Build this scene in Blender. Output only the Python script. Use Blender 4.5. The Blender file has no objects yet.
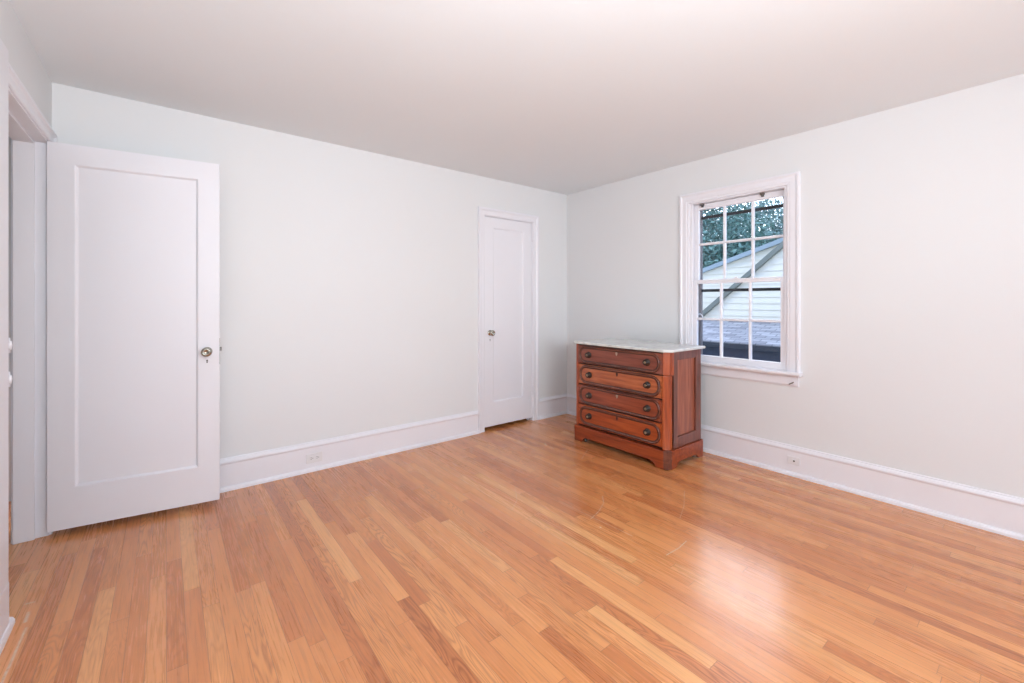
import bpy, bmesh, math, random
from mathutils import Vector, Matrix
random.seed(7)
S = bpy.context.scene
C = S.collection

# ---------------------------------------------------------------- camera
HC = 1.2448                      # eye height
YAW = 0.673641                   # camera heading, clockwise from +Y
cam_d = bpy.data.cameras.new('camera')
cam = bpy.data.objects.new('camera', cam_d)
C.objects.link(cam)
cam.location = (0, 0, HC)
cam.rotation_euler = (math.pi / 2, 0, -YAW)
cam_d.sensor_width = 36.0
cam_d.lens = 433.015 / 1024 * 36.0
cam_d.shift_y = -(341.5 - 301.57) / 1024
cam_d.clip_start = 0.05
cam_d.clip_end = 300
S.camera = cam

# ---------------------------------------------------------------- sky, sun, added fill lights, exposure
S.view_settings.view_transform = 'Standard'
S.view_settings.look = 'None'
S.view_settings.gamma = 1.0
S.view_settings.use_curve_mapping = False
S.view_settings.exposure = 0.0

W = bpy.data.worlds.new('sky')
S.world = W
W.use_nodes = True
wn = W.node_tree
wn.nodes.clear()
w_out = wn.nodes.new('ShaderNodeOutputWorld')
w_bg = wn.nodes.new('ShaderNodeBackground')
w_sky = wn.nodes.new('ShaderNodeTexSky')
w_sky.sky_type = 'NISHITA'
w_sky.sun_disc = False
w_sky.sun_elevation = math.radians(33)
w_sky.sun_rotation = math.radians(55)
w_sky.air_density = 1.0
w_sky.dust_density = 1.6
w_tc = wn.nodes.new('ShaderNodeTexCoord')
w_no = wn.nodes.new('ShaderNodeTexNoise')
w_no.inputs['Scale'].default_value = 5.0
w_no.inputs['Detail'].default_value = 6.0
w_cr = wn.nodes.new('ShaderNodeValToRGB')
w_cr.color_ramp.elements[0].position = 0.46
w_cr.color_ramp.elements[1].position = 0.62
w_mx = wn.nodes.new('ShaderNodeMix')
w_mx.data_type = 'RGBA'
w_mx.inputs['B'].default_value = (4.6, 4.8, 5.2, 1)      # white cloud
wn.links.new(w_tc.outputs['Generated'], w_no.inputs['Vector'])
wn.links.new(w_no.outputs['Fac'], w_cr.inputs['Fac'])
wn.links.new(w_cr.outputs['Color'], w_mx.inputs['Factor'])
wn.links.new(w_sky.outputs['Color'], w_mx.inputs['A'])
w_ti = wn.nodes.new('ShaderNodeMix')
w_ti.data_type = 'RGBA'
w_ti.blend_type = 'MULTIPLY'
w_ti.inputs['Factor'].default_value = 1.0
w_ti.inputs['B'].default_value = (0.90, 1.0, 1.22, 1)    # cooler overcast daylight
wn.links.new(w_mx.outputs['Result'], w_ti.inputs['A'])
wn.links.new(w_ti.outputs['Result'], w_bg.inputs['Color'])
wn.links.new(w_bg.outputs['Background'], w_out.inputs['Surface'])
w_bg.inputs['Strength'].default_value = 0.45


def lamp(name, kind, loc, direction, energy, color=(1, 1, 1), size=None, label=''):
    d = bpy.data.lights.new(name, kind)
    d.energy = energy
    d.color = color
    if kind == 'AREA':
        d.shape = 'RECTANGLE'
        d.size, d.size_y = size
    o = bpy.data.objects.new(name, d)
    C.objects.link(o)
    o.location = loc
    o.rotation_euler = Vector(direction).to_track_quat('-Z', 'Y').to_euler()
    return o


sun = lamp('sun', 'SUN', (0, 0, 20), (0.55, -0.30, -0.80), 0.7, (1.0, 0.97, 0.92))
sun.data.angle = math.radians(0.6)
YF = -2.3                         # front wall, behind the camera
for lx, le in ((0.75, 62), (2.55, 9)):           # added fill standing in for daylight at two assumed, unseen front windows
    lamp('front_window_fill', 'AREA', (lx, YF - 0.05, 1.45), (0, 1, 0.0), le, (0.87, 0.945, 1.0), (1.0, 1.3))
spot = lamp('fill_spot_light', 'SPOT', (0.3, -1.7, 1.75), (2.3, 5.2, 0.5), 120, (0.87, 0.945, 1.0))  # added unseen fill spot that evens the light towards the far corner
spot.data.spot_size = math.radians(88)
spot.data.spot_blend = 1.0
spot.data.shadow_soft_size = 0.25
lamp('ceiling_fill_light', 'AREA', (0.35, -0.3, 1.35), (0.05, 0.35, 1), 50, (0.87, 0.945, 1.0), (0.4, 0.4))  # added unseen area light aimed up to brighten the ceiling

# ---------------------------------------------------------------- room numbers
XL, XR, YB, H = -0.488, 3.512, 3.411, 2.44


# ---------------------------------------------------------------- material helpers
class NT:
    def __init__(s, name):
        s.m = bpy.data.materials.new(name)
        s.m.use_nodes = True
        s.t = s.m.node_tree
        s.t.nodes.clear()
        s.out = s.t.nodes.new('ShaderNodeOutputMaterial')

    def n(s, kind, **kw):
        x = s.t.nodes.new(kind)
        for k, v in kw.items():
            setattr(x, k, v)
        return x

    def put(s, sock, v):
        if v is None:
            return
        if isinstance(v, bpy.types.NodeSocket):
            s.t.links.new(v, sock)
        else:
            sock.default_value = v

    def math(s, op, a, b=None, c=None, clamp=False):
        x = s.n('ShaderNodeMath', operation=op, use_clamp=clamp)
        s.put(x.inputs[0], a)
        s.put(x.inputs[1], b)
        s.put(x.inputs[2], c)
        return x.outputs[0]

    def xyz(s, v):
        x = s.n('ShaderNodeSeparateXYZ')
        s.put(x.inputs[0], v)
        return x.outputs

    def vec(s, a, b, c):
        x = s.n('ShaderNodeCombineXYZ')
        s.put(x.inputs[0], a)
        s.put(x.inputs[1], b)
        s.put(x.inputs[2], c)
        return x.outputs[0]

    def obj(s):
        return s.n('ShaderNodeTexCoord').outputs['Object']

    def scale(s, v, sc):
        x = s.n('ShaderNodeMapping')
        s.put(x.inputs['Vector'], v)
        x.inputs['Scale'].default_value = sc
        return x.outputs[0]

    def noise(s, v, scale=5, detail=2, rough=0.5, dist=0.0):
        x = s.n('ShaderNodeTexNoise')
        s.put(x.inputs['Vector'], v)
        x.inputs['Scale'].default_value = scale
        x.inputs['Detail'].default_value = detail
        x.inputs['Roughness'].default_value = rough
        x.inputs['Distortion'].default_value = dist
        return x.outputs['Fac']

    def white(s, v):
        x = s.n('ShaderNodeTexWhiteNoise', noise_dimensions='3D')
        s.put(x.inputs['Vector'], v)
        return x.outputs

    def ramp(s, f, stops):
        x = s.n('ShaderNodeValToRGB')
        e = x.color_ramp.elements
        while len(e) < len(stops):
            e.new(0.5)
        for q, (p, c) in zip(e, stops):
            q.position = p
            q.color = (*c, 1) if len(c) == 3 else c
        s.put(x.inputs[0], f)
        return x.outputs[0]

    def mix(s, f, a, b, mode='MIX'):
        x = s.n('ShaderNodeMix', data_type='RGBA', blend_type=mode)
        s.put(x.inputs['Factor'], f)
        s.put(x.inputs['A'], (*a, 1) if isinstance(a, tuple) and len(a) == 3 else a)
        s.put(x.inputs['B'], (*b, 1) if isinstance(b, tuple) and len(b) == 3 else b)
        return x.outputs['Result']

    def bump(s, h, strength=0.2, dist=0.01):
        x = s.n('ShaderNodeBump')
        x.inputs['Strength'].default_value = strength
        x.inputs['Distance'].default_value = dist
        s.put(x.inputs['Height'], h)
        return x.outputs[0]

    def bsdf(s, color, rough=0.5, metal=0.0, normal=None, coat=0.0, coat_rough=0.1, spec=0.5):
        b = s.n('ShaderNodeBsdfPrincipled')
        s.put(b.inputs['Base Color'], (*color, 1) if isinstance(color, tuple) and len(color) == 3 else color)
        s.put(b.inputs['Roughness'], rough)
        s.put(b.inputs['Metallic'], metal)
        s.put(b.inputs['Coat Weight'], coat)
        s.put(b.inputs['Coat Roughness'], coat_rough)
        s.put(b.inputs['Specular IOR Level'], spec)
        if normal is not None:
            s.put(b.inputs['Normal'], normal)
        s.t.links.new(b.outputs[0], s.out.inputs[0])
        return s.m


def paint(name, color, rough, bump=0.0, bscale=60.0, var=0.02, spec=0.5):
    t = NT(name)
    v = t.obj()
    n1 = t.noise(v, 1.3, 2)
    a = tuple(c * (1 - var) for c in color)
    b = tuple(min(1, c * (1 + var)) for c in color)
    col = t.mix(n1, a, b)
    nb = t.bump(t.noise(v, bscale, 3), bump, 0.004) if bump else None
    return t.bsdf(col, rough, normal=nb, spec=spec)


def plain(name, color, rough=0.5, metal=0.0, var=0.08, scale=30):
    t = NT(name)
    n1 = t.noise(t.obj(), scale, 2)
    col = t.mix(n1, tuple(c * (1 - var) for c in color), tuple(min(1, c * (1 + var)) for c in color))
    return t.bsdf(col, rough, metal)


def pix_floor(x, y):              # where a floor mark seen in the photo lies on the boards
    tt = 433.015 * HC / (y - 301.567)
    u = (x - 512) / 433.015
    return ((math.sin(YAW) + u * math.cos(YAW)) * tt, (math.cos(YAW) - u * math.sin(YAW)) * tt)


def floor_mat():
    t = NT('oak_strip_floor')
    X, Y, _ = t.xyz(t.obj())
    u = t.math('MULTIPLY', X, 1 / 0.0575)
    row = t.math('FLOOR', u)
    fu = t.math('FRACT', u)
    r1 = t.white(t.vec(row, 3.3, 1.7))
    r2 = t.white(t.vec(row, 8.1, 5.9))
    inv = t.math('DIVIDE', 1.0, t.math('MULTIPLY_ADD', r2[0], 0.95, 0.55))
    v = t.math('MULTIPLY_ADD', Y, inv, t.math('MULTIPLY', r1[0], 17.0))
    idx = t.math('FLOOR', v)
    fv = t.math('FRACT', v)
    idr = t.white(t.vec(row, idx, 0.5))
    c1, c2, c3 = t.xyz(idr[1])
    base = t.ramp(c1, [(0.0, FLOOR[0]), (0.18, FLOOR[1]), (0.55, FLOOR[2]), (0.85, FLOOR[3]), (1.0, FLOOR[4])])
    # fine straight grain
    g1 = t.noise(t.vec(t.math('MULTIPLY_ADD', c2, 40.0, t.math('MULTIPLY', X, 150.0)), t.math('MULTIPLY', Y, 5.0), t.math('MULTIPLY', c3, 30)), 1.0, 3, 0.6)
    # cathedral figure: contour lines of a stretched noise field
    g2n = t.noise(t.vec(t.math('MULTIPLY_ADD', c3, 70.0, t.math('MULTIPLY', X, 17.0)), t.math('MULTIPLY_ADD', c2, 50.0, t.math('MULTIPLY', Y, 1.9)), t.math('MULTIPLY', c1, 30)), 1.0, 1.5, 0.45, 0.3)
    cont = t.math('SINE', t.math('MULTIPLY', g2n, 110.0))
    cont = t.math('POWER', t.math('MULTIPLY_ADD', cont, 0.5, 0.5), 2.0)
    amt = t.math('MULTIPLY', t.math('GREATER_THAN', c2, 0.45), t.math('MULTIPLY_ADD', c3, 0.45, 0.20))
    fac = t.math('MULTIPLY', cont, amt)
    col = t.mix(fac, base, (0.50, 0.36, 0.28), 'MULTIPLY')
    gf = t.ramp(g1, [(0.30, (0.74, 0.69, 0.66)), (0.52, (1, 1, 1)), (0.75, (1.08, 1.08, 1.08))])
    col = t.mix(0.75, col, gf, 'MULTIPLY')
    big = t.noise(t.obj(), 0.9, 2)
    col = t.mix(t.math('MULTIPLY', big, 0.25), col, (0.93, 0.86, 0.82), 'MULTIPLY')
    # seams between the boards and the butt ends
    eu = t.math('MINIMUM', fu, t.math('SUBTRACT', 1.0, fu))
    su = t.math('LESS_THAN', eu, 0.020)
    ev = t.math('DIVIDE', t.math('MINIMUM', fv, t.math('SUBTRACT', 1.0, fv)), inv)
    sv = t.math('LESS_THAN', ev, 0.0012)
    seam = t.math('MAXIMUM', su, sv)
    wear = t.noise(t.vec(t.math('MULTIPLY', row, 3.1), t.math('MULTIPLY', Y, 2.0), 0.0), 1.0, 2)
    seam_c = t.math('MULTIPLY', seam, t.math('MULTIPLY_ADD', wear, 0.7, 0.15))
    col = t.mix(seam_c, col, (0.22, 0.085, 0.035))
    # pale scratches and paint scuffs
    segs = []

    def line(pts, w, s):
        q = [pix_floor(*p) for p in pts]
        segs.extend((a, b, w, s) for a, b in zip(q[:-1], q[1:]))
    line([(602.6, 496), (603.6, 503), (599, 511), (590.7, 519)], 0.0035, 0.55)
    line([(559, 501), (596, 519), (632.7, 536)], 0.003, 0.5)
    line([(684.5, 490.7), (684, 506), (680, 518)], 0.0035, 0.35)
    line([(666.5, 555), (678.8, 548), (686.4, 541)], 0.0035, 0.8)
    line([(587.6, 449.7), (581.5, 459)], 0.004, 0.45)
    line([(600.3, 527), (600.9, 527.6)], 0.006, 0.8)
    line([(545, 443.6), (546.5, 445.5)], 0.012, 0.7)
    line([(550, 446.6), (553.5, 448.6)], 0.010, 0.45)
    line([(26, 628), (12, 660), (1, 684)], 0.006, 0.6)
    line([(34, 602), (26, 604)], 0.008, 0.5)
    line([(29, 612), (25, 622)], 0.008, 0.6)
    line([(515, 487), (517, 500), (512, 510)], 0.003, 0.35)
    tot = None
    for (ax, ay), (bx, by), w, st in segs:
        dx, dy = bx - ax, by - ay
        l2 = dx * dx + dy * dy
        h = t.math('ADD', t.math('MULTIPLY', t.math('SUBTRACT', X, ax), dx / l2), t.math('MULTIPLY', t.math('SUBTRACT', Y, ay), dy / l2), clamp=True)
        px = t.math('SUBTRACT', t.math('SUBTRACT', X, ax), t.math('MULTIPLY', h, dx))
        py = t.math('SUBTRACT', t.math('SUBTRACT', Y, ay), t.math('MULTIPLY', h, dy))
        d = t.math('SQRT', t.math('ADD', t.math('MULTIPLY', px, px), t.math('MULTIPLY', py, py)))
        k = t.math('MULTIPLY', t.math('SUBTRACT', 1.0, t.math('DIVIDE', d, w), clamp=True), st * 1.5, clamp=True)
        tot = k if tot is None else t.math('MAXIMUM', tot, k)
    brk = t.ramp(t.noise(t.obj(), 60, 2), [(0.3, (0.35,) * 3), (0.6, (1, 1, 1))])
    tot = t.math('MULTIPLY', tot, brk)
    col = t.mix(tot, col, (0.85, 0.72, 0.58))
    hgt = t.math('SUBTRACT', t.math('MULTIPLY', g1, 0.10), seam)
    tilt = t.math('MULTIPLY', t.noise(t.vec(t.math('MULTIPLY', row, 7.7), t.math('MULTIPLY', Y, 1.2), 0.0), 1.0, 1), 0.5)
    nb = t.bump(t.math('ADD', hgt, tilt), 0.10, 0.002)
    rough = t.math('MULTIPLY_ADD', g1, 0.10, t.math('MULTIPLY_ADD', c3, 0.06, 0.20))
    return t.bsdf(col, rough, normal=nb, spec=0.5, coat=0.45, coat_rough=0.20)


FLOOR = [(0.58, 0.198, 0.064), (0.68, 0.255, 0.088), (0.73, 0.292, 0.100), (0.79, 0.338, 0.122), (0.84, 0.415, 0.165)]


def wood(name, c_dark, c_mid, c_light, axis=1, rough=0.30, coat=0.15):
    t = NT(name)
    o = t.obj()
    sc = [22.0, 22.0, 22.0]
    sc[axis] = 1.6
    n = t.noise(t.scale(o, tuple(sc)), 1.6, 4, 0.6, 0.6)
    sc2 = [160.0] * 3
    sc2[axis] = 6.0
    f = t.noise(t.scale(o, tuple(sc2)), 1.0, 2)
    col = t.ramp(n, [(0.28, c_dark), (0.5, c_mid), (0.74, c_light)])
    col = t.mix(0.5, col, t.ramp(f, [(0.3, (0.72, 0.68, 0.66)), (0.6, (1, 1, 1))]), 'MULTIPLY')
    return t.bsdf(col, rough, normal=t.bump(f, 0.04, 0.002), coat=coat, coat_rough=0.12)


def marble_mat():
    t = NT('white_marble')
    o = t.obj()
    n = t.noise(o, 5.0, 6, 0.62, 1.8)
    v = t.ramp(n, [(0.36, (0.76, 0.76, 0.73)), (0.485, (0.62, 0.63, 0.61)), (0.53, (0.74, 0.74, 0.71)), (0.65, (0.80, 0.79, 0.75))])
    return t.bsdf(v, 0.16)


def glass_mat():
    t = NT('window_glass')
    fr = t.n('ShaderNodeFresnel')
    fr.inputs['IOR'].default_value = 1.45
    tr = t.n('ShaderNodeBsdfTransparent')
    tr.inputs['Color'].default_value = (0.93, 0.965, 0.975, 1)
    gl = t.n('ShaderNodeBsdfGlossy')
    gl.inputs['Roughness'].default_value = 0.02
    mx = t.n('ShaderNodeMixShader')
    t.t.links.new(fr.outputs[0], mx.inputs[0])
    t.t.links.new(tr.outputs[0], mx.inputs[1])
    t.t.links.new(gl.outputs[0], mx.inputs[2])
    t.t.links.new(mx.outputs[0], t.out.inputs[0])
    return t.m


def shingle_mat():
    t = NT('grey_asphalt_shingle')
    br = t.n('ShaderNodeTexBrick')
    x, y, z = t.xyz(t.obj())
    t.put(br.inputs['Vector'], t.vec(y, x, 0.0))
    br.inputs['Scale'].default_value = 1.0
    br.inputs['Brick Width'].default_value = 0.24
    br.inputs['Row Height'].default_value = 0.10
    br.inputs['Mortar Size'].default_value = 0.006
    br.inputs['Color1'].default_value = (0.33, 0.32, 0.33, 1)
    br.inputs['Color2'].default_value = (0.62, 0.60, 0.60, 1)
    br.inputs['Mortar'].default_value = (0.17, 0.17, 0.18, 1)
    n = t.noise(t.obj(), 40, 2)
    col = t.mix(n, br.outputs['Color'], (0.78, 0.77, 0.78), 'MULTIPLY')
    return t.bsdf(col, 0.9)


def leaf_mat(name, a, b):
    t = NT(name)
    n = t.noise(t.obj(), 1.7, 3)
    inf = t.n('ShaderNodeNewGeometry')
    r = inf.outputs['Random Per Island']
    col = t.mix(t.math('MULTIPLY_ADD', r, 0.7, t.math('MULTIPLY', n, 0.3)), a, b)
    return t.bsdf(col, 0.45)


M = {
    'wall': paint('wall_paint', (0.80, 0.80, 0.805), 0.6, 0.06, 45, 0.012),
    'ceiling': paint('ceiling_paint', (0.85, 0.88, 0.90), 0.8, 0.05, 30, 0.012),
    'trim': paint('trim_gloss_paint', (0.865, 0.85, 0.89), 0.32, 0.03, 25, 0.01),
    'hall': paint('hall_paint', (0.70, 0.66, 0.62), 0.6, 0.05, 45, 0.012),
    'floor': floor_mat(),
    'drawer_a': wood('drawer_wood_plum', (0.13, 0.026, 0.013), (0.25, 0.058, 0.030), (0.35, 0.10, 0.055)),
    'drawer_b': wood('drawer_wood_orange', (0.24, 0.046, 0.014), (0.46, 0.115, 0.036), (0.60, 0.19, 0.07)),
    'drawer_c': wood('drawer_wood_russet', (0.16, 0.026, 0.010), (0.32, 0.062, 0.022), (0.44, 0.10, 0.040)),
    'drawer_d': wood('drawer_wood_red', (0.22, 0.030, 0.006), (0.43, 0.074, 0.014), (0.56, 0.12, 0.026)),
    'carcass': wood('carcass_wood', (0.20, 0.028, 0.007), (0.40, 0.072, 0.016), (0.53, 0.12, 0.03), 2),
    'plinth': wood('plinth_wood', (0.15, 0.022, 0.006), (0.31, 0.052, 0.013), (0.44, 0.09, 0.024), 1),
    'side': wood('side_wood', (0.10, 0.030, 0.020), (0.19, 0.060, 0.040), (0.27, 0.090, 0.060), 2),  # greyer and darker: the side's reflected light and shade put into the colour
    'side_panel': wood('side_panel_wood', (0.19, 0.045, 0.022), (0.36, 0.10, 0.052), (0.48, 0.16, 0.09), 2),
    'moulding': wood('moulding_wood', (0.07, 0.018, 0.010), (0.15, 0.042, 0.024), (0.24, 0.075, 0.045), 1, 0.2, 0.5),
    'groove': plain('dark_recess_wood', (0.045, 0.012, 0.007), 0.5),
    'marble': marble_mat(),
    'knob_dark': plain('dark_turned_knob', (0.030, 0.018, 0.014), 0.22),
    'knob_button': plain('aged_brass_button', (0.34, 0.26, 0.17), 0.3, 1.0),
    'brass': plain('aged_nickel', (0.44, 0.42, 0.36), 0.25, 1.0),
    'steel': plain('grey_metal', (0.22, 0.21, 0.20), 0.35, 1.0),
    'dark': plain('dark_slot', (0.02, 0.018, 0.016), 0.6),
    'bone': plain('pale_escutcheon', (0.42, 0.30, 0.22), 0.4),
    'plate': plain('white_plastic', (0.82, 0.80, 0.81), 0.3, 0, 0.01),
    'glass': glass_mat(),
    'storm': plain('black_storm_sash', (0.018, 0.018, 0.022), 0.4),
    'storm_grey': plain('weathered_storm_frame', (0.25, 0.22, 0.22), 0.6),
    'brick_sill': plain('outer_sill', (0.42, 0.37, 0.31), 0.8),
    'siding': plain('white_siding', (0.92, 0.85, 0.70), 0.7, 0, 0.04, 8),
    'rake': plain('green_grey_trim', (0.225, 0.235, 0.195), 0.6),
    'rake_pale': plain('blue_grey_trim', (0.36, 0.43, 0.46), 0.6),
    'shingle': shingle_mat(),
    'gutter': plain('dark_gutter', (0.035, 0.040, 0.055), 0.5),
    'porch': plain('slate_blue_roof', (0.085, 0.095, 0.14), 0.8, 0, 0.2, 12),
    'porch_grey': plain('grey_flat_roof', (0.20, 0.20, 0.22), 0.9, 0, 0.2, 12),
    'leaf_a': leaf_mat('blue_green_leaves', (0.05, 0.12, 0.11), (0.30, 0.50, 0.42)),
    'leaf_b': leaf_mat('pale_leaves', (0.12, 0.22, 0.22), (0.48, 0.62, 0.55)),
    'bark': plain('bark', (0.10, 0.075, 0.055), 0.9, 0, 0.3, 12),
    'grass': plain('lawn_grass', (0.10, 0.19, 0.06), 0.9, 0, 0.4, 6),
    'outer': plain('outer_wall_render', (0.55, 0.5, 0.45), 0.9),
}


# ---------------------------------------------------------------- mesh helpers
def link(name, bm, mat, parent=None, smooth=False, bevel=0.0, seg=2):
    bmesh.ops.recalc_face_normals(bm, faces=bm.faces)
    me = bpy.data.meshes.new(name)
    bm.to_mesh(me)
    bm.free()
    for p in me.polygons:
        p.use_smooth = smooth
    if isinstance(mat, (list, tuple)):
        for m_ in mat:
            me.materials.append(M[m_])
    else:
        me.materials.append(M[mat])
    o = bpy.data.objects.new(name, me)
    C.objects.link(o)
    if parent is not None:
        o.parent = parent
    if bevel:
        b = o.modifiers.new('bevel', 'BEVEL')
        b.width = bevel
        b.segments = seg
        b.limit_method = 'ANGLE'
        b.angle_limit = math.radians(40)
    return o


def new():
    return bmesh.new()


def box(bm, x0, x1, y0, y1, z0, z1):
    vs = [bm.verts.new((x, y, z)) for x in (x0, x1) for y in (y0, y1) for z in (z0, z1)]
    for f in ((0, 1, 3, 2), (4, 6, 7, 5), (0, 4, 5, 1), (2, 3, 7, 6), (0, 2, 6, 4), (1, 5, 7, 3)):
        bm.faces.new([vs[i] for i in f])


def prism(bm, pts, ax, a0, a1):
    """Polygon pts in the plane across axis ax, swept from a0 to a1."""
    def p3(p, a):
        return {0: (a, p[0], p[1]), 1: (p[0], a, p[1]), 2: (p[0], p[1], a)}[ax]
    A = [bm.verts.new(p3(p, a0)) for p in pts]
    B = [bm.verts.new(p3(p, a1)) for p in pts]
    bm.faces.new(A)
    bm.faces.new(B[::-1])
    n = len(pts)
    for i in range(n):
        bm.faces.new((A[i], A[(i + 1) % n], B[(i + 1) % n], B[i]))


def lathe(bm, prof, center, axis, seg=24):
    """prof: list of (radius, distance along axis)."""
    axis = Vector(axis).normalized()
    q = axis.to_track_quat('Z', 'Y')
    rings = []
    for r, h in prof:
        ring = []
        if r < 1e-5:
            ring = [bm.verts.new(Vector(center) + q @ Vector((0, 0, h)))]
        else:
            for i in range(seg):
                a = 2 * math.pi * i / seg
                ring.append(bm.verts.new(Vector(center) + q @ Vector((r * math.cos(a), r * math.sin(a), h))))
        rings.append(ring)
    for a, b in zip(rings[:-1], rings[1:]):
        for i in range(seg):
            j = (i + 1) % seg
            if len(a) == 1 and len(b) == 1:
                continue
            if len(a) == 1:
                bm.faces.new((a[0], b[i], b[j]))
            elif len(b) == 1:
                bm.faces.new((a[i], b[0], a[j]))
            else:
                bm.faces.new((a[i], b[i], b[j], a[j]))
    for ring in (rings[0], rings[-1]):
        if len(ring) > 1:
            bm.faces.new(ring)


def tube(bm, pts, r, seg=8):
    pts = [Vector(p) for p in pts]
    rings = []
    for i, p in enumerate(pts):
        d = (pts[min(i + 1, len(pts) - 1)] - pts[max(i - 1, 0)]).normalized()
        q = d.to_track_quat('Z', 'Y')
        rr = r[i] if isinstance(r, (list, tuple)) else r
        rings.append([bm.verts.new(p + q @ Vector((rr * math.cos(2 * math.pi * k / seg), rr * math.sin(2 * math.pi * k / seg), 0))) for k in range(seg)])
    for a, b in zip(rings[:-1], rings[1:]):
        for k in range(seg):
            bm.faces.new((a[k], a[(k + 1) % seg], b[(k + 1) % seg], b[k]))
    bm.faces.new(rings[0][::-1])
    bm.faces.new(rings[-1])


def sweep(bm, path, prof, closed=True):
    """Sweep prof [(offset outward in path plane, out along +n)] along a closed path given as
    (point, outward, n) triples."""
    rings = [[bm.verts.new(p + o * a + n * b) for a, b in prof] for p, o, n in path]
    m, k = len(rings), len(prof)
    for i in range(m if closed else m - 1):
        a, b = rings[i], rings[(i + 1) % m]
        for j in range(k):
            bm.faces.new((a[j], b[j], b[(j + 1) % k], a[(j + 1) % k]))


def empty(name, loc, label=None, cat=None, rz=0.0):
    o = bpy.data.objects.new(name, None)
    C.objects.link(o)
    o.location = loc
    o.rotation_euler = (0, 0, rz)
    o.empty_display_size = 0.1
    if label:
        o['label'] = label
        o['category'] = cat
    return o


def tag(o, label, cat, group=None):
    o['label'] = label
    o['category'] = cat
    if group:
        o['group'] = group
    return o


def struct(name, bm, mat, label, cat, **k):
    o = link(name, bm, mat, **k)
    o['kind'] = 'structure'
    o['label'] = label
    o['category'] = cat
    return o


def sempty(name, loc, label, cat, rz=0.0):
    o = empty(name, loc, label, cat, rz)
    o['kind'] = 'structure'
    return o


# ================================================================ ROOM SHELL
b = new()
box(b, -2.0, XR + 0.2, YF - 0.2, YB + 0.9, -0.05, 0.0)
struct('floor', b, 'floor', 'glossy orange oak strip floor with a few pale scratches', 'floor')

b = new()
box(b, -2.0, XR + 0.2, YF - 0.2, YB + 0.9, H, H + 0.12)
struct('ceiling', b, 'ceiling', 'plain smooth white ceiling', 'ceiling')

# back wall, with the closet opening
CX0, CX1, CZ = 2.372, 3.003, 2.080
b = new()
box(b, XL - 0.13, CX0, YB, YB + 0.13, 0, H)
box(b, CX1, XR + 0.2, YB, YB + 0.13, 0, H)
box(b, CX0, CX1, YB, YB + 0.13, CZ, H)
struct('wall_back', b, 'wall', 'white wall with the closet door at its right end', 'wall')

# right wall, with the window opening
WY0, WY1, WZ0, WZ1 = 1.205, 1.955, 0.715, 2.085
b = new()
box(b, XR, XR + 0.16, YF, WY0, 0, H)
box(b, XR, XR + 0.16, WY1, YB, 0, H)
box(b, XR, XR + 0.16, WY0, WY1, 0, WZ0)
box(b, XR, XR + 0.16, WY0, WY1, WZ1, H)
struct('wall_right', b, 'wall', 'white wall with the six over six window', 'wall')

# left wall, with the doorway to the hall
DY0, DY1, DZ = 2.550, 3.345, 2.092
b = new()
box(b, XL - 0.13, XL, YF, DY0, 0, H)
box(b, XL - 0.13, XL, DY1, YB, 0, H)
box(b, XL - 0.13, XL, DY0, DY1, DZ, H)
struct('wall_left', b, 'wall', 'white wall with the open doorway at the left edge', 'wall')

# front wall behind the camera, with two unseen window openings added for the fill lights
b = new()
FW = [(0.25, 1.25), (2.05, 3.05)]
box(b, XL - 0.13, XR + 0.2, YF - 0.13, YF, 0, 0.8)
box(b, XL - 0.13, XR + 0.2, YF - 0.13, YF, 2.1, H)
for x0, x1 in ((XL - 0.13, FW[0][0]), (FW[0][1], FW[1][0]), (FW[1][1], XR + 0.2)):
    box(b, x0, x1, YF - 0.13, YF, 0.8, 2.1)
struct('wall_front', b, 'wall', 'white wall behind the viewpoint with two added windows', 'wall')
for i, (x0, x1) in enumerate(FW):
    b = new()
    for a0, a1, c0, c1 in ((x0, x0 + 0.05, 0.8, 2.1), (x1 - 0.05, x1, 0.8, 2.1), (x0 + 0.05, x1 - 0.05, 0.8, 0.86), (x0 + 0.05, x1 - 0.05, 2.05, 2.1), (x0 + 0.05, x1 - 0.05, 1.43, 1.47)):
        box(b, a0, a1, YF - 0.045, YF - 0.005, c0, c1)
    struct('window_%d' % (i + 2), b, 'trim', 'assumed white window frame behind the viewpoint, added around a fill light', 'window')

# the hall beyond the doorway and the closet behind its door
b = new()
box(b, -1.85, -1.75, 1.5, YB + 0.8, 0, H)
box(b, -1.75, XL - 0.13, YB + 0.65, YB + 0.8, 0, H)
box(b, -1.75, XL - 0.13, 1.4, 1.5, 0, H)
struct('wall_hall', b, 'hall', 'hall walls beyond the doorway', 'wall')
b = new()
box(b, CX0 - 0.4, CX1 + 0.4, YB + 0.75, YB + 0.85, 0, H)
box(b, CX0 - 0.5, CX0 - 0.4, YB + 0.13, YB + 0.85, 0, H)
box(b, CX1 + 0.4, CX1 + 0.5, YB + 0.13, YB + 0.85, 0, H)
struct('wall_closet', b, 'hall', 'closet walls behind the closet door', 'wall')

# baseboards: board, moulded cap and shoe, one profile
BP = [(0, 0), (0.030, 0), (0.029, 0.014), (0.023, 0.024), (0.015, 0.028), (0.015, 0.172), (0.0175, 0.176), (0.022, 0.183),
      (0.022, 0.190), (0.016, 0.200), (0.010, 0.204), (0.007, 0.213), (0, 0.214)]


def base_x(b, x0, x1):            # on the back wall (facing -Y)
    prism(b, [(YB - d, z) for d, z in BP], 0, x0, x1)


def base_y(b, y0, y1, X0, s):
    prism(b, [(X0 + s * d, z) for d, z in BP], 1, y0, y1)


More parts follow.
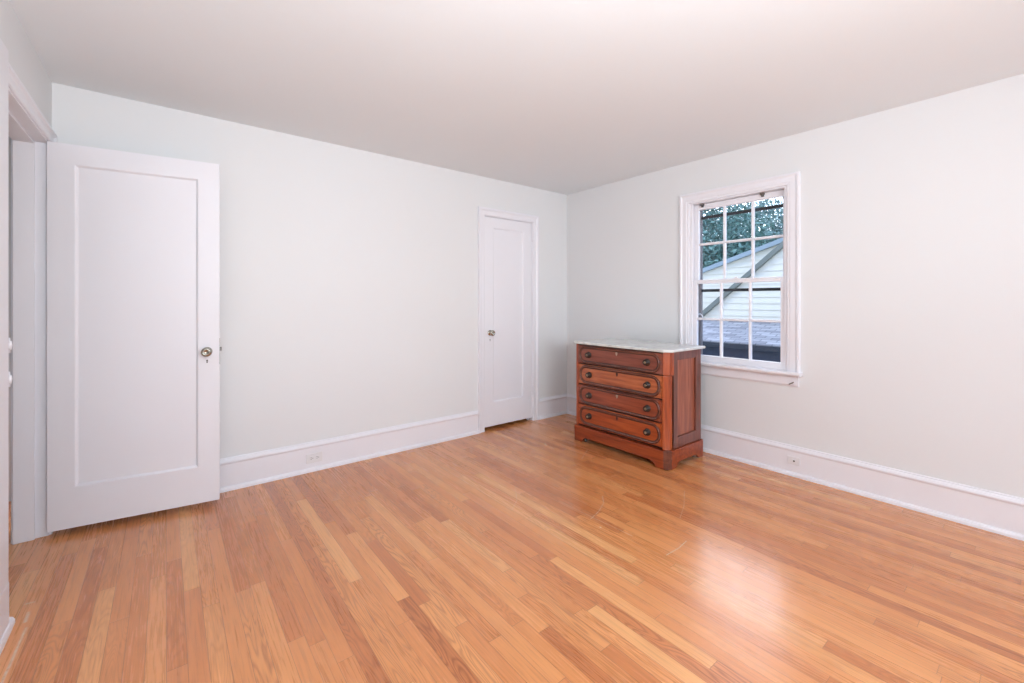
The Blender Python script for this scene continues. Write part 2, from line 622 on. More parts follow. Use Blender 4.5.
b = new()
base_x(b, XL, 2.303)
base_x(b, 3.055, XR)
struct('baseboard_back', b, 'trim', 'tall white baseboard along the closet wall', 'baseboard')
b = new()
base_y(b, YF, YB, XR, -1)
struct('baseboard_right', b, 'trim', 'tall white baseboard along the window wall', 'baseboard')
b = new()
prism(b, [(XL + d, z) for d, z in BP[:4]] + [(XL + 0.015, 0.028), (XL + 0.003, 0.028), (XL + 0.003, 0.0)], 1, 2.472, 2.517)
prism(b, [(XL, 0), (XL + 0.031, 0), (XL + 0.030, 0.014), (XL + 0.026, 0.026), (XL + 0.0225, 0.029), (XL + 0.0225, 0.176), (XL + 0.0215, 0.184), (XL, 0.190)], 1, YF, 2.471)
struct('baseboard_left', b, 'trim', 'white baseboard end beside the doorway', 'baseboard')
b = new()
prism(b, [(YF + d, z) for d, z in BP], 0, XL, XR)
struct('baseboard_front', b, 'trim', 'white baseboard behind the viewpoint', 'baseboard')

# ---------------------------------------------------------------- closet casing and jamb (trim_1)
CP = [(0, 0), (0, 0.012), (0.006, 0.015), (0.040, 0.015), (0.046, 0.019), (0.052, 0.024), (0.068, 0.024), (0.072, 0.018), (0.072, 0)]


def casing_u(bm, pts, n, prof):
    """Mitred casing along an open polyline; outward = away from the opening."""
    n = Vector(n)
    path = []
    P = [Vector(p) for p in pts]
    for i, p in enumerate(P):
        def side(a, b_):
            return (b_ - a).normalized().cross(n)
        if i == 0:
            o = side(P[0], P[1])
        elif i == len(P) - 1:
            o = side(P[-2], P[-1])
        else:
            o1, o2 = side(P[i - 1], p), side(p, P[i + 1])
            o = (o1 + o2)
            o = o / (o.dot(o1))
        path.append((p, o, n))
    rings = [[bm.verts.new(p + o * a + n * bb) for a, bb in prof] for p, o, n in path]
    k = len(prof)
    for a, c in zip(rings[:-1], rings[1:]):
        for j in range(k):
            bm.faces.new((a[j], c[j], c[(j + 1) % k], a[(j + 1) % k]))
    bm.faces.new(rings[0])
    bm.faces.new(rings[-1][::-1])


root = sempty('trim_1', ((CX0 + CX1) / 2, YB, 0), 'white moulded casing around the closet door', 'door frame')
inv = Matrix.Translation(-Vector(root.location))


def child(name, bm, mat, parent, **k):
    """Mesh written in world coordinates, parented to an unrotated empty."""
    off = Vector(parent.location)
    p = parent.parent
    while p is not None:
        off = off + Vector(p.location)
        p = p.parent
    bmesh.ops.translate(bm, verts=bm.verts, vec=-off)
    return link(name, bm, mat, parent, **k)


b = new()
casing_u(b, [(CX0 + 0.006, YB, 0), (CX0 + 0.006, YB, CZ - 0.006), (CX1 - 0.006, YB, CZ - 0.006), (CX1 - 0.006, YB, 0)], (0, -1, 0), [(-a, c) for a, c in CP])
child('door_casing', b, 'trim', root)
b = new()
box(b, CX0, CX0 + 0.012, YB, YB + 0.13, 0, CZ)
box(b, CX1 - 0.012, CX1, YB, YB + 0.13, 0, CZ)
box(b, CX0 + 0.012, CX1 - 0.012, YB, YB + 0.13, CZ - 0.012, CZ)
box(b, CX0 + 0.012, CX0 + 0.024, YB + 0.05, YB + 0.09, 0, CZ - 0.012)
box(b, CX1 - 0.024, CX1 - 0.012, YB + 0.05, YB + 0.09, 0, CZ - 0.012)
box(b, CX0 + 0.024, CX1 - 0.024, YB + 0.05, YB + 0.09, CZ - 0.024, CZ - 0.012)
child('door_jamb', b, 'trim', root)

# ---------------------------------------------------------------- doorway casing and jamb (trim_2)
root = sempty('trim_2', (XL, (DY0 + DY1) / 2, 0), 'white casing and stepped jamb of the open doorway', 'door frame')
CL = [(0, 0), (0, 0.006), (0.005, 0.010), (0.034, 0.010), (0.040, 0.014), (0.046, 0.021), (0.060, 0.021), (0.064, 0.016), (0.064, 0)]
b = new()
casing_u(b, [(XL, DY1, 0), (XL, DY1, DZ), (XL, 2.472, DZ)], (1, 0, 0), CL)
child('door_casing', b, 'trim', root)
b = new()
box(b, XL, XL + 0.021, 2.20, 2.472, 0.0, 2.195)
child('flat_casing', b, 'trim', root, bevel=0.002)
b = new()
for y0, y1, s in ((DY1 - 0.0, DY1, -1), (DY0, DY0, 1)):
    ya, yb_ = (DY1 - 0.008, DY1 + 0.002) if s < 0 else (DY0 - 0.002, DY0 + 0.008)
    box(b, XL - 0.135, XL, ya, yb_, 0, DZ)
    ya, yb_ = (DY1 - 0.022, DY1 - 0.008) if s < 0 else (DY0 + 0.008, DY0 + 0.022)
    box(b, XL - 0.128, XL - 0.050, ya, yb_, 0, DZ - 0.008)
box(b, XL - 0.135, XL, DY0 + 0.008, DY1 - 0.008, DZ - 0.008, DZ + 0.002)
box(b, XL - 0.128, XL - 0.050, DY0 + 0.022, DY1 - 0.022, DZ - 0.022, DZ - 0.008)
child('door_jamb', b, 'trim', root, bevel=0.002, seg=1)
b = new()
for zc in (1.073, 0.94):
    lathe(b, [(0, -0.018), (0.006, -0.016), (0.008, 0), (0.006, 0.016), (0, 0.018)], (XL + 0.009, DY0 - 0.004, zc), (0, 0, 1), 10)
    box(b, XL - 0.03, XL + 0.009, DY0 + 0.007, DY0 + 0.0095, zc - 0.03, zc + 0.03)
child('strike_plate', b, 'trim', root, smooth=True)


# ---------------------------------------------------------------- panelled doors
def door_leaf(w, z0, z1, th, sl, sr, pz0, pz1):
    """Local: x along the width, front face at y=0 facing -y, back at y=th."""
    bm = new()
    d = 0.011
    for s in (0, 1):
        yy = lambda q: q if s == 0 else th - q
        R = [(0, w, z0, z1, 0), (sl, w - sr, pz0, pz1, 0), (sl + 0.004, w - sr - 0.004, pz0 + 0.004, pz1 - 0.004, 0.002),
             (sl + 0.010, w - sr - 0.010, pz0 + 0.010, pz1 - 0.010, 0.0095), (sl + 0.013, w - sr - 0.013, pz0 + 0.013, pz1 - 0.013, d)]
        rings = [[bm.verts.new((x, yy(q), z)) for x, z in ((a, c), (b_, c), (b_, e), (a, e))] for a, b_, c, e, q in R]
        for A, B in zip(rings[:-1], rings[1:]):
            for i in range(4):
                j = (i + 1) % 4
                bm.faces.new((A[i], A[j], B[j], B[i]))
        bm.faces.new(rings[-1])
        if s == 0:
            first = rings[0]
        else:
            for i in range(4):
                j = (i + 1) % 4
                bm.faces.new((first[i], first[j], rings[0][j], rings[0][i]))
    return bm


def door_knob(parent, x, z, y=0.0, s=-1):
    b = new()
    lathe(b, [(0, 0), (0.027, 0), (0.027, 0.003), (0.022, 0.006), (0.012, 0.008), (0.009, 0.012)], (x, y, z), (0, s, 0), 24)
    rose = link('knob_rose', b, 'brass', parent, smooth=True)
    b = new()
    lathe(b, [(0, 0.010), (0.009, 0.011), (0.009, 0.026), (0.014, 0.030), (0.025, 0.035), (0.0285, 0.043), (0.027, 0.051), (0.020, 0.057), (0.013, 0.0585), (0.0125, 0.0565), (0.0, 0.0575)], (x, y, z), (0, s, 0), 28)
    return link('door_knob', b, 'brass', parent, smooth=True)


def keyhole(parent, x, z, mat='trim', y=0.0):
    b = new()
    prism(b, [(x + 0.009 * math.cos(a), z + (0.012 if math.sin(a) > 0 else -0.012) + 0.010 * math.sin(a)) for a in [2 * math.pi * i / 20 + 0.01 for i in range(20)]], 1, y - 0.0025, y + 0.001)
    pl = link('keyhole_plate', b, mat, parent)
    b = new()
    lathe(b, [(0.0, 0.001), (0.0042, 0.001), (0.0042, 0.0033), (0, 0.0033)], (x, y, z + 0.004), (0, -1, 0), 12)
    prism(b, [(x - 0.0018, z + 0.003), (x - 0.0028, z - 0.011), (x + 0.0028, z - 0.011), (x + 0.0018, z + 0.003)], 1, y - 0.0033, y - 0.001)
    link('keyhole', b, 'dark', pl)


def hinge(parent, x, y, z, h=0.09, r=0.0065):
    b = new()
    lathe(b, [(0, -h / 2 - 0.012), (r * 0.5, -h / 2 - 0.009), (r * 0.8, -h / 2 - 0.004), (r, -h / 2), (r, -h / 6), (r * 0.85, -h / 6), (r * 0.85, -h / 6 + 0.001), (r, -h / 6 + 0.001),
              (r, h / 6), (r * 0.85, h / 6), (r * 0.85, h / 6 + 0.001), (r, h / 6 + 0.001), (r, h / 2), (r * 0.8, h / 2 + 0.004), (r * 0.5, h / 2 + 0.009), (0, h / 2 + 0.012)], (x, y, z), (0, 0, 1), 12)
    return link('hinge', b, 'trim', parent, smooth=True)


# closet door
x0, x1 = CX0 + 0.015, CX1 - 0.015
b = door_leaf(x1 - x0, 0.034, CZ - 0.016, 0.035, 0.104, 0.112, 0.262, 1.965)
d2 = link('door_2', b, 'trim')
d2.location = (x0, YB + 0.004, 0)
d2['kind'] = 'structure'
tag(d2, 'closed narrow white closet door with one tall recessed panel', 'door')
door_knob(d2, 0.066, 0.942)
keyhole(d2, 0.064, 0.872)
for z in (1.86, 0.30):
    hinge(d2, x1 - x0 + 0.004, -0.005, z, 0.10)

# open door to the hall, swung against the back wall
HX, HY = -0.489, 3.293
ex, ey = 0.254, 3.190
ang = math.atan2(ey - HY, ex - HX)
wd = math.hypot(ex - HX, ey - HY)
b = door_leaf(wd, 0.034, 2.086, 0.036, 0.105, 0.105, 0.250, 1.980)
d1 = link('door_1', b, 'trim')
d1.location = (HX, HY, 0)
d1.rotation_euler = (0, 0, ang)
d1['kind'] = 'structure'
tag(d1, 'white one panel door standing open in front of the left of the back wall', 'door')
door_knob(d1, wd - 0.062, 0.943)
keyhole(d1, wd - 0.062, 0.885)
b = new()
box(b, wd - 0.001, wd + 0.011, 0.012, 0.024, 0.942, 0.966)
link('latch_bolt', b, 'steel', d1, bevel=0.003)
b = new()
box(b, wd - 0.001, wd + 0.0012, 0.006, 0.030, 0.86, 1.02)
link('latch_plate', b, 'steel', d1)
for z in (1.87, 0.30):
    hinge(d1, -0.006, 0.036, z)


# ================================================================ WINDOW 1
wroot = sempty('window_1', (XR, (WY0 + WY1) / 2, WZ0), 'white six over six sash window above the dresser', 'window')
ZS = 0.742                                     # top of the stool
b = new()
CW = [(0, 0), (0, 0.009), (0.004, 0.012), (0.018, 0.012), (0.022, 0.016), (0.054, 0.016), (0.060, 0.019), (0.066, 0.024), (0.078, 0.024), (0.082, 0.018), (0.082, 0)]
casing_u(b, [(XR, WY1, ZS), (XR, WY1, WZ1), (XR, WY0, WZ1), (XR, WY0, ZS)], (-1, 0, 0), [(-a, c) for a, c in CW])
child('window_casing', b, 'trim', wroot)
b = new()
prism(b, [(XR - 0.062, ZS - 0.020), (XR - 0.066, ZS - 0.010), (XR - 0.062, ZS), (XR + 0.035, ZS), (XR + 0.035, ZS - 0.024), (XR - 0.055, ZS - 0.026)], 1, WY0 - 0.096, WY1 + 0.096)
child('window_stool', b, 'trim', wroot)
b = new()
prism(b, [(XR, ZS - 0.024), (XR - 0.018, ZS - 0.024), (XR - 0.018, ZS - 0.090), (XR - 0.012, ZS - 0.104), (XR, ZS - 0.106)], 1, WY0 - 0.074, WY1 + 0.074)
child('apron', b, 'trim', wroot)
# jamb lining, stops and outer sill
b = new()
box(b, XR, XR + 0.16, WY0, WY0 + 0.012, ZS, WZ1)
box(b, XR, XR + 0.16, WY1 - 0.012, WY1, ZS, WZ1)
box(b, XR, XR + 0.16, WY0 + 0.012, WY1 - 0.012, WZ1 - 0.010, WZ1)
for y0, y1 in ((WY0 + 0.012, WY0 + 0.022), (WY1 - 0.022, WY1 - 0.012)):
    box(b, XR + 0.002, XR + 0.016, y0, y1, ZS, WZ1 - 0.010)
child('window_jamb', b, 'trim', wroot, bevel=0.0015, seg=1)
b = new()
prism(b, [(XR + 0.035, WZ0), (XR + 0.035, ZS - 0.006), (XR + 0.10, ZS - 0.006), (XR + 0.22, ZS - 0.03), (XR + 0.22, WZ0 - 0.03), (XR + 0.16, WZ0 - 0.005), (XR + 0.16, WZ0)], 1, WY0 + 0.001, WY1 - 0.001)
child('outer_sill', b, 'brick_sill', wroot)


def sash(name, xa, xb, y0, y1, z0, z1, rail_t, rail_b, stile, muntin_z, my):
    b = new()
    box(b, xa, xb, y0, y0 + stile, z0, z1)
    box(b, xa, xb, y1 - stile, y1, z0, z1)
    box(b, xa, xb, y0 + stile, y1 - stile, z0, z0 + rail_b)
    box(b, xa, xb, y0 + stile, y1 - stile, z1 - rail_t, z1)
    f = child(name, b, 'trim', wroot, bevel=0.003)
    gy0, gy1, gz0, gz1 = y0 + stile, y1 - stile, z0 + rail_b, z1 - rail_t
    hw = 0.010
    b = new()
    xm0, xm1 = xa + 0.004, xb - 0.004
    ys = [gy0] + my + [gy1]
    for y in my:
        prism(b, [(xm0, y - 0.006), (xm0, y + 0.006), (xm0 + 0.010, y + hw), (xm1, y + hw), (xm1, y - hw), (xm0 + 0.010, y - hw)], 2, gz0, gz1)
    for i in range(len(ys) - 1):
        a = ys[i] + (hw if i else 0)
        c = ys[i + 1] - (hw if i < len(ys) - 2 else 0)
        prism(b, [(xm0, muntin_z - 0.006), (xm0, muntin_z + 0.006), (xm0 + 0.010, muntin_z + hw), (xm1, muntin_z + hw), (xm1, muntin_z - hw), (xm0 + 0.010, muntin_z - hw)], 1, a, c)
    off = Vector(wroot.location)
    bmesh.ops.translate(b, verts=b.verts, vec=-off)
    link('muntin', b, 'trim', f)
    for zz0, zz1 in ((gz0, muntin_z - hw), (muntin_z + hw, gz1)):
        for i in range(len(ys) - 1):
            b = new()
            a = ys[i] + (hw if i else 0)
            c = ys[i + 1] - (hw if i < len(ys) - 2 else 0)
            xg = (xa + xb) / 2 + 0.004
            vs = [b.verts.new(Vector(p) - off) for p in ((xg, a, zz0), (xg, c, zz0), (xg, c, zz1), (xg, a, zz1))]
            b.faces.new(vs)
            link('pane', b, 'glass', f)
    return f


sy0, sy1 = WY0 + 0.013, WY1 - 0.013
sash('upper_sash', XR + 0.056, XR + 0.090, sy0, sy1, 1.396, WZ1 - 0.012, 0.045, 0.034, 0.036, 1.733, [1.4715, 1.6905])
lo = sash('lower_sash', XR + 0.018, XR + 0.052, sy0, sy1, ZS, 1.428, 0.034, 0.052, 0.040, 1.098, [1.4755, 1.7005])
# sash lock on the meeting rail
b = new()
box(b, XR + 0.022, XR + 0.048, 1.565, 1.600, 1.428, 1.434)
lathe(b, [(0, 0), (0.012, 0), (0.012, 0.006), (0.006, 0.010), (0, 0.011)], (XR + 0.036, 1.582, 1.434), (0, 0, 1), 14)
child('sash_lock', b, 'trim', wroot, bevel=0.001)
# little metal sash clips under the head casing
for yy in (1.868, 1.392):
    b = new()
    box(b, XR + 0.030, XR + 0.057, yy - 0.014, yy + 0.014, 2.058, 2.0745)
    box(b, XR + 0.046, XR + 0.057, yy - 0.010, yy + 0.010, 2.046, 2.058)
    child('sash_clip', b, 'steel', wroot, bevel=0.002)
# bent hook screwed to the apron's end
b = new()
tube(b, [(XR - 0.017, 1.185, 0.652), (XR - 0.034, 1.182, 0.655), (XR - 0.040, 1.172, 0.661), (XR - 0.042, 1.160, 0.668), (XR - 0.040, 1.152, 0.674)], 0.0042, 8)
child('metal_hook', b, 'steel', wroot, smooth=True)
# small loop of white cord hanging inside the lower sash
b = new()
tube(b, [(XR + 0.075, 1.914, 1.135), (XR + 0.072, 1.900, 1.140), (XR + 0.070, 1.886, 1.132), (XR + 0.071, 1.876, 1.116), (XR + 0.072, 1.872, 1.098)], 0.0045, 8)
child('cord_loop', b, 'plate', wroot, smooth=True)
# outer storm window
sx0, sx1 = XR + 0.122, XR + 0.146
b = new()
box(b, sx0, sx1, WY0 + 0.012, WY0 + 0.040, ZS - 0.008, WZ1 - 0.010)
box(b, sx0, sx1, WY1 - 0.040, WY1 - 0.012, ZS - 0.008, WZ1 - 0.010)
box(b, sx0, sx1, WY0 + 0.040, WY1 - 0.040, WZ1 - 0.034, WZ1 - 0.010)
box(b, sx0, sx1, WY0 + 0.040, WY1 - 0.040, ZS - 0.008, ZS + 0.022)
st = child('storm_frame', b, 'storm_grey', wroot)
b = new()
for zc in (1.340, 1.970):
    box(b, sx0 + 0.002, sx1 - 0.004, WY0 + 0.040, WY1 - 0.040, zc - 0.0115, zc + 0.0115)
bmesh.ops.translate(b, verts=b.verts, vec=-Vector(wroot.location))
link('storm_rail', b, 'storm', st)


# ================================================================ OUTLETS
def outlet(loc, rz, w, h, two, label):
    r = empty('wall_outlet', loc, label, 'outlet', rz)
    b = new()
    box(b, -w / 2, w / 2, -0.006, 0.0, -h / 2, h / 2)
    link('cover_plate', b, 'plate', r, bevel=0.003)
    for cx in ((-0.020, 0.020) if two else (0.0,)):
        b = new()
        pts = [(cx + 0.0155 * math.cos(a), max(-0.0125, min(0.0125, 0.0165 * math.sin(a)))) for a in [2 * math.pi * i / 28 for i in range(28)]]
        prism(b, pts, 1, -0.0085, -0.005)
        f = link('socket', b, 'plate', r)
        b = new()
        if two:
            box(b, cx - 0.007, cx + 0.001, -0.0095, -0.006, 0.004, 0.0066)
            box(b, cx - 0.007, cx + 0.001, -0.0095, -0.006, -0.0066, -0.004)
            lathe(b, [(0, 0.006), (0.0026, 0.006), (0.0026, 0.0095), (0, 0.0095)], (cx + 0.008, 0, 0), (0, -1, 0), 10)
        else:
            lathe(b, [(0, 0.006), (0.0062, 0.006), (0.0062, 0.010), (0, 0.010)], (cx + 0.004, 0, 0), (0, -1, 0), 14)
        link('slot', b, 'dark', f)
    return r


outlet((0.850, YB - 0.0152, 0.098), 0, 0.112, 0.070, True, 'white two-socket outlet on the baseboard of the closet wall')
outlet((XR - 0.0152, 1.160, 0.110), -math.pi / 2, 0.078, 0.056, False, 'small white single outlet on the baseboard below the window')

# ================================================================ DRESSER (local: front faces -X)
DXF = 2.885                       # face of the drawers
dr = empty('dresser', (3.115, 2.235, 0), 'antique red-brown four drawer dresser with white marble top beside the window', 'dresser')
ya, yb2 = 1.775, 2.692            # right and left sides
xb = 3.362                        # back
ZP, ZT = 0.140, 0.868

# plinth with bracket feet
b = new()
zc = 0.046
fp = [(1.802, 0.004), (1.868, 0.004), (1.880, 0.022), (1.898, 0.036), (1.925, zc), (2.560, zc), (2.585, 0.040), (2.602, 0.026), (2.612, 0.004), (2.692, 0.004), (2.692, ZP), (1.802, ZP)]
prism(b, fp, 0, 2.868, 2.888)                                            # front board
sp = [(2.914, 0.004), (2.968, 0.004), (2.980, 0.022), (2.998, 0.034), (3.02, 0.042), (3.25, 0.042), (3.272, 0.034), (3.288, 0.022), (3.298, 0.004), (xb + 0.004, 0.004), (xb + 0.004, ZP), (2.914, ZP)]
prism(b, sp, 1, 1.758, 1.778)                                            # right board
sp2 = [(2.888, 0.004)] + sp[1:-1] + [(2.888, ZP)]
prism(b, sp2, 1, 2.684, 2.704)                                           # left board
prism(b, [(2.868, 2.680), (2.868, 2.692), (2.880, 2.704), (2.900, 2.704), (2.900, 2.680)], 2, 0.004, ZP)
box(b, 2.886, xb, 1.790, 2.686, ZP - 0.030, ZP - 0.002)                  # dust board
pl = child('plinth', b, 'plinth', dr, bevel=0.004)
b = new()
prism(b, [(2.867, 1.802), (2.888, 1.802), (2.928, 1.780), (2.914, 1.757), (2.880, 1.772)], 2, 0.004, ZP)   # dark clipped corner
bmesh.ops.translate(b, verts=b.verts, vec=-Vector(dr.location))
link('plinth_corner', b, 'moulding', pl, bevel=0.003)
for cx, cy in ((2.91, 2.60), (3.30, 1.81), (2.94, 1.83), (3.30, 2.65)):
    b = new()
    lathe(b, [(0, 0), (0.012, 0.002), (0.013, 0.012), (0.012, 0.03), (0, 0.03)], (cx, cy, 0.0), (0, 0, 1), 14)
    bmesh.ops.translate(b, verts=b.verts, vec=-Vector(dr.location))
    link('caster', b, 'steel', pl, smooth=True)

# carcass: back, dividers, left side
b = new()
box(b, 2.905, xb, 2.672, yb2, ZP, ZT)
box(b, xb - 0.012, xb, 1.80, 2.672, ZP, ZT)
for z in (0.150, 0.3375, 0.5125, 0.6945, 0.862):
    box(b, 2.900, 2.93, 1.82, 2.672, z - 0.006, z + 0.006)
box(b, 2.93, xb - 0.012, 1.80, 2.672, 0.142, 0.147)
child('carcass', b, 'groove', dr)
# chamfered corner posts: lower run, top block
b = new()
prism(b, [(DXF, 1.822), (DXF + 0.006, 1.812), (2.920, 1.780), (2.940, 1.775), (2.965, 1.775), (2.965, 1.83), (2.92, 1.83)], 2, ZP, 0.690)
child('corner_post', b, 'carcass', dr, bevel=0.003)
b = new()
prism(b, [(DXF - 0.004, 1.812), (2.920, 1.778), (2.940, 1.773), (2.965, 1.773), (2.965, 1.815), (2.92, 1.815)], 2, 0.694, ZT)
child('corner_block', b, 'carcass', dr, bevel=0.003)
b = new()
box(b, DXF + 0.004, 2.925, 2.664, yb2, ZP, ZT)
child('left_stile', b, 'carcass', dr, bevel=0.004)
# framed right side with sunk panel
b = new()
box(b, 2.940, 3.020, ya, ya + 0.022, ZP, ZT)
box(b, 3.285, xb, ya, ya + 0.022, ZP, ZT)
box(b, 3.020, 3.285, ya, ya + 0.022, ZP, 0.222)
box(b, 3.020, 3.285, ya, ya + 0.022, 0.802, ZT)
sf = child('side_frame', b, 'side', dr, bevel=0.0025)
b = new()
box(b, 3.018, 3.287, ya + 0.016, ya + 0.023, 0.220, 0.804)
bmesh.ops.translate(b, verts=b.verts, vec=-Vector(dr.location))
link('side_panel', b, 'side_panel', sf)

# marble top, clipped front corner, eased edges
b = new()
mp = [(2.858, 2.697), (2.858, 1.800), (2.902, 1.747), (3.385, 1.747), (3.385, 2.697)]
prism(b, mp, 2, ZT, ZT + 0.021)
tp = child('marble_top', b, 'marble', dr, bevel=0.006, seg=3)
tp['label'] = 'white veined marble top'

# drawers
rows = [(0.700, 0.858, 'drawer_a', -0.006), (0.519, 0.689, 'drawer_b', 0.0), (0.343, 0.507, 'drawer_c', 0.0), (0.156, 0.332, 'drawer_d', 0.0)]


def stadium(y0, y1, z0, z1, r, n=8):
    pts = []
    for cy, cz, a0 in ((y1 - r, z1 - r, 0), (y0 + r, z1 - r, 90), (y0 + r, z0 + r, 180), (y1 - r, z0 + r, 270)):
        for i in range(n + 1):
            a = math.radians(a0 + 90 * i / n)
            pts.append((Vector((0, cy + r * math.cos(a), cz + r * math.sin(a))), Vector((0, math.cos(a), math.sin(a)))))
    return pts


dyl, dyr = 2.660, 1.828
for k, (z0, z1, mt, dx) in enumerate(rows):
    xf = DXF + dx
    y0 = dyr if k else 1.816
    b = new()
    box(b, xf, 2.925, y0, dyl, z0, z1)
    box(b, 2.925, 3.30, y0 + 0.012, dyl - 0.012, z0 + 0.010, z1 - 0.012)
    d = child('drawer', b, mt, dr, bevel=0.004)
    zc = (z0 + z1) / 2
    hh = 0.069 if k == 0 else 0.0745
    off = Vector(dr.location)
    # raised stadium moulding
    b = new()
    path = [(Vector((xf, 0, 0)) + p - off, o, Vector((-1, 0, 0))) for p, o in stadium(1.842, 2.640, zc - hh, zc + hh, hh * 0.93)]
    sweep(b, path, [(-0.013, -0.001), (-0.012, 0.003), (-0.009, 0.004), (-0.006, 0.008), (-0.001, 0.009), (0.003, 0.005), (0.004, -0.001)])
    link('drawer_moulding', b, 'moulding', d, smooth=True)
    b = new()
    sweep(b, path, [(-0.018, -0.001), (-0.018, 0.0012), (-0.0125, 0.0012), (-0.0125, -0.001)])
    sweep(b, path, [(0.0035, -0.001), (0.0035, 0.0012), (0.0065, 0.0012), (0.0065, -0.001)])
    link('moulding_shade_band', b, 'groove', d)  # dark bands put the groove's shade into colour beside the moulding
    for ky in (2.532, 1.948):
        b = new()
        lathe(b, [(0, -0.001), (0.028, -0.001), (0.028, 0.003), (0.022, 0.006), (0.012, 0.008), (0.010, 0.013), (0.016, 0.018), (0.0215, 0.022), (0.0225, 0.027), (0.019, 0.031), (0.013, 0.0315), (0.011, 0.029)],
              Vector((xf, ky, zc)) - off, (-1, 0, 0), 22)
        kb = link('knob', b, 'knob_dark', d, smooth=True)
        b = new()
        lathe(b, [(0, 0.028), (0.0105, 0.028), (0.010, 0.0315), (0.006, 0.034), (0, 0.035)], Vector((xf, ky, zc)) - off, (-1, 0, 0), 16)
        link('knob_button', b, 'knob_button', kb, smooth=True)
    # keyhole shield near the top of the drawer
    zk = zc + hh - 0.034
    b = new()
    prism(b, [(2.236 - off.y + a, zk - off.z + c) for a, c in ((-0.009, 0.012), (-0.009, 0.003), (-0.005, -0.008), (0, -0.015), (0.005, -0.008), (0.009, 0.003), (0.009, 0.012), (0.004, 0.015), (-0.004, 0.015))], 0, xf - 0.003 - off.x, xf + 0.001 - off.x)
    link('keyhole_shield', b, 'bone' if k in (0, 2) else 'groove', d)

# ================================================================ OUTSIDE
def at_x(x, y, X0):               # point on the plane X = X0
    u = (x - 512) / 433.015
    tt = X0 / (math.sin(YAW) + u * math.cos(YAW))
    return (X0, (math.cos(YAW) - u * math.sin(YAW)) * tt, HC - (y - 301.567) / 433.015 * tt)


def clapboards(bm, x, poly_lo, poly_hi, z0, z1, step=0.118, th=0.022):
    """Lapped boards facing -X between the y-limits poly_lo(z) and poly_hi(z)."""
    z = z0
    while z < z1 - 1e-4:
        zt = min(z + step, z1)
        a0, a1 = poly_lo(z), poly_lo(zt)
        c0, c1 = poly_hi(z), poly_hi(zt)
        if c0 - a0 > 0.02 and c1 - a1 > -0.02:
            c1 = max(c1, a1 + 0.005)
            P = [(x - th, a0, z), (x - th, c0, z), (x - 0.004, c1, zt), (x - 0.004, a1, zt), (x + 0.02, a0, z), (x + 0.02, c0, z), (x + 0.02, c1, zt), (x + 0.02, a1, zt)]
            v = [bm.verts.new(p) for p in P]
            for f in ((0, 1, 2, 3), (5, 4, 7, 6), (0, 4, 5, 1), (3, 2, 6, 7), (0, 3, 7, 4), (1, 5, 6, 2)):
                bm.faces.new([v[i] for i in f])
        z = zt


X1, X2 = 9.0, 8.55
hs = empty('neighbor_house', (9.6, 4.5, -3.0), 'white sided neighboring house with dark sloping roof edges outside the window', 'house')
# far gable: its roof edge rises to the right (towards -Y)
p, q = at_x(703.9, 273, X1), at_x(783.2, 243, X1)
k1 = (q[2] - p[2]) / (q[1] - p[1])
far_z = lambda y: p[2] + k1 * (y - p[1])
far_y = lambda z: p[1] + (z - p[2]) / k1
yr1 = 1.5                                          # ridge, out of view to the right
b = new()
clapboards(b, X1, lambda z: 2 * yr1 - far_y(z) if z > 0.8 else -3.5, lambda z: min(far_y(z), 8.2), 0.40, far_z(yr1) - 0.02)
child('gable_wall', b, 'siding', hs)
b = new()
w = 0.085
ye = 8.6
prism(b, [(ye, far_z(ye)), (yr1, far_z(yr1)), (yr1, far_z(yr1) + w), (ye, far_z(ye) + w)], 0, X1 - 0.10, X1 + 3.2)
prism(b, [(2 * yr1 - ye, far_z(ye)), (yr1, far_z(yr1)), (yr1, far_z(yr1) + w), (2 * yr1 - ye, far_z(ye) + w)], 0, X1 - 0.10, X1 + 3.2)
child('roof', b, 'rake_pale', hs)
# nearer wing: steeper dark roof edge
p2, q2 = at_x(703.5, 317, X2), at_x(783.2, 248.5, X2)
k2 = (q2[2] - p2[2]) / (q2[1] - p2[1])
wz = lambda y: p2[2] + k2 * (y - p2[1])
wy = lambda z: p2[1] + (z - p2[2]) / k2
yr2 = 2.2
b = new()
clapboards(b, X2, lambda z: 2 * yr2 - wy(z), lambda z: wy(z), 0.62, wz(yr2) - 0.02)
child('wing_wall', b, 'siding', hs)
b = new()
ye2 = p2[1] + 0.35
w2 = 0.10
prism(b, [(ye2, wz(ye2)), (yr2, wz(yr2)), (yr2, wz(yr2) + w2), (ye2, wz(ye2) + w2)], 0, X2 - 0.10, X1 + 1.2)
prism(b, [(2 * yr2 - ye2, wz(ye2)), (yr2, wz(yr2)), (yr2, wz(yr2) + w2), (2 * yr2 - ye2, wz(ye2) + w2)], 0, X2 - 0.10, X1 + 1.2)
child('wing_roof', b, 'rake', hs)
# lower shingled roof in front of the walls, gutter and the dark roofs below
zt_ = at_x(740, 320.5, X2)[2]
XE = 7.25
ze_ = at_x(740, 343.0, XE)[2]
b = new()
prism(b, [(X1, zt_ + (zt_ - ze_) * (X1 - X2) / (X2 - XE)), (XE, ze_), (XE, ze_ - 0.05), (X1, zt_ - 0.1)], 1, -3.5, 8.6)
child('lower_roof', b, 'shingle', hs)
b = new()
prism(b, [(XE - 0.10, ze_ - 0.01), (XE - 0.09, ze_ - 0.01), (XE - 0.08, ze_ - 0.07), (XE, ze_ - 0.07), (XE, ze_ - 0.09), (XE - 0.09, ze_ - 0.09)], 1, -3.5, 8.6)
child('gutter', b, 'gutter', hs)
b = new()
box(b, XE + 0.25, XE + 0.30, -3.4, 8.5, -3.0, ze_ - 0.05)
box(b, XE + 0.30, 12.0, 8.0, 8.2, -3.0, 0.5)
child('lower_wall', b, 'porch', hs)

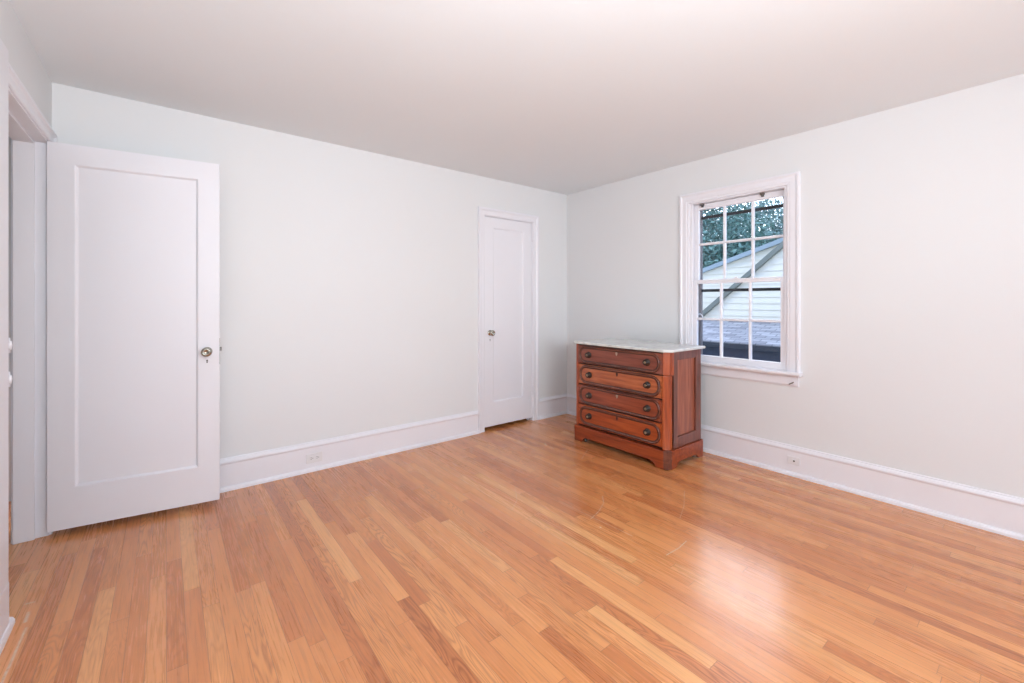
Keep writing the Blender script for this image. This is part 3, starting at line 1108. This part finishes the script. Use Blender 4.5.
# porch roof of this house just below the window
b = new()
prism(b, [(3.70, 0.42), (5.6, 0.30), (5.6, 0.20), (3.70, 0.20)], 1, -2.5, 5.5)
po = struct('trim_3', b, 'porch_grey', 'dark grey low porch roof outside below the window', 'roof')

b = new()
box(b, 3.67, 60, -40, 50, -3.1, -3.0)
lawn = link('lawn', b, 'grass')
lawn['kind'] = 'structure'
tag(lawn, 'green lawn far below outside the window', 'lawn')


def tree(name, base, crown, n, leaf, mat, label, seed, hole=0.0):
    rnd = random.Random(seed)
    r = empty(name, base, label, 'tree')
    B = Vector(base)
    b = new()
    top = Vector((base[0] + 0.2, base[1] - 0.2, crown[0][0][2]))
    mid = (B + top) / 2 + Vector((0.15, 0.1, 0))
    tube(b, [B, B + Vector((0.03, 0, 1.2)), mid, top], [0.32, 0.25, 0.18, 0.07], 10)
    for (c, rad) in crown:
        tube(b, [mid, (mid + Vector(c)) / 2 + Vector((0, 0, 0.2)), Vector(c)], [0.12, 0.08, 0.03], 7)
    child('trunk', b, 'bark', r)
    b = new()
    tot = sum(rad[0] * rad[1] for c, rad in crown)
    for c, rad in crown:
        for i in range(int(n * rad[0] * rad[1] / tot)):
            v = Vector((rnd.gauss(0, 1), rnd.gauss(0, 1), rnd.gauss(0, 1))).normalized()
            rr = rnd.uniform(0.45, 1.05) ** 0.6
            lump = 1 + 0.22 * math.sin(v.x * 7 + seed) * math.sin(v.y * 6 + 1) * math.sin(v.z * 8)
            pt = Vector(c) + Vector((v.x * rad[0], v.y * rad[1], v.z * rad[2])) * rr * lump
            s = leaf * rnd.uniform(0.6, 1.4)
            nrm = Vector((rnd.gauss(0, 1), rnd.gauss(0, 1), rnd.gauss(0.6, 1))).normalized()
            t1 = nrm.orthogonal().normalized()
            t1 = (Matrix.Rotation(rnd.uniform(0, 6.28), 3, nrm) @ t1)
            t2 = nrm.cross(t1)
            vs = [b.verts.new(pt + t1 * s), b.verts.new(pt + t2 * s * 0.45 + nrm * s * 0.12), b.verts.new(pt - t1 * s), b.verts.new(pt - t2 * s * 0.45 + nrm * s * 0.12)]
            b.faces.new(vs)
    child('foliage', b, mat, r)
    return r


tree('leafy_tree', (16.0, 9.0, -3.0), [((16.0, 8.6, 2.6), (2.4, 2.6, 2.6)), ((15.5, 7.2, 1.8), (2.0, 1.8, 1.7)), ((16.5, 9.8, 1.4), (2.2, 2.2, 2.2))], 42000, 0.085, 'leaf_a',
     'dense blue-green tree behind the neighboring house at the left of the window', 3)
tree('pale_tree', (22.5, 8.6, -3.0), [((22.5, 9.0, 4.2), (2.2, 2.3, 2.0)), ((22.0, 7.6, 3.2), (1.9, 1.9, 1.5))], 24000, 0.08, 'leaf_b',
     'paler looser tree behind the neighboring house at the right of the window', 11)
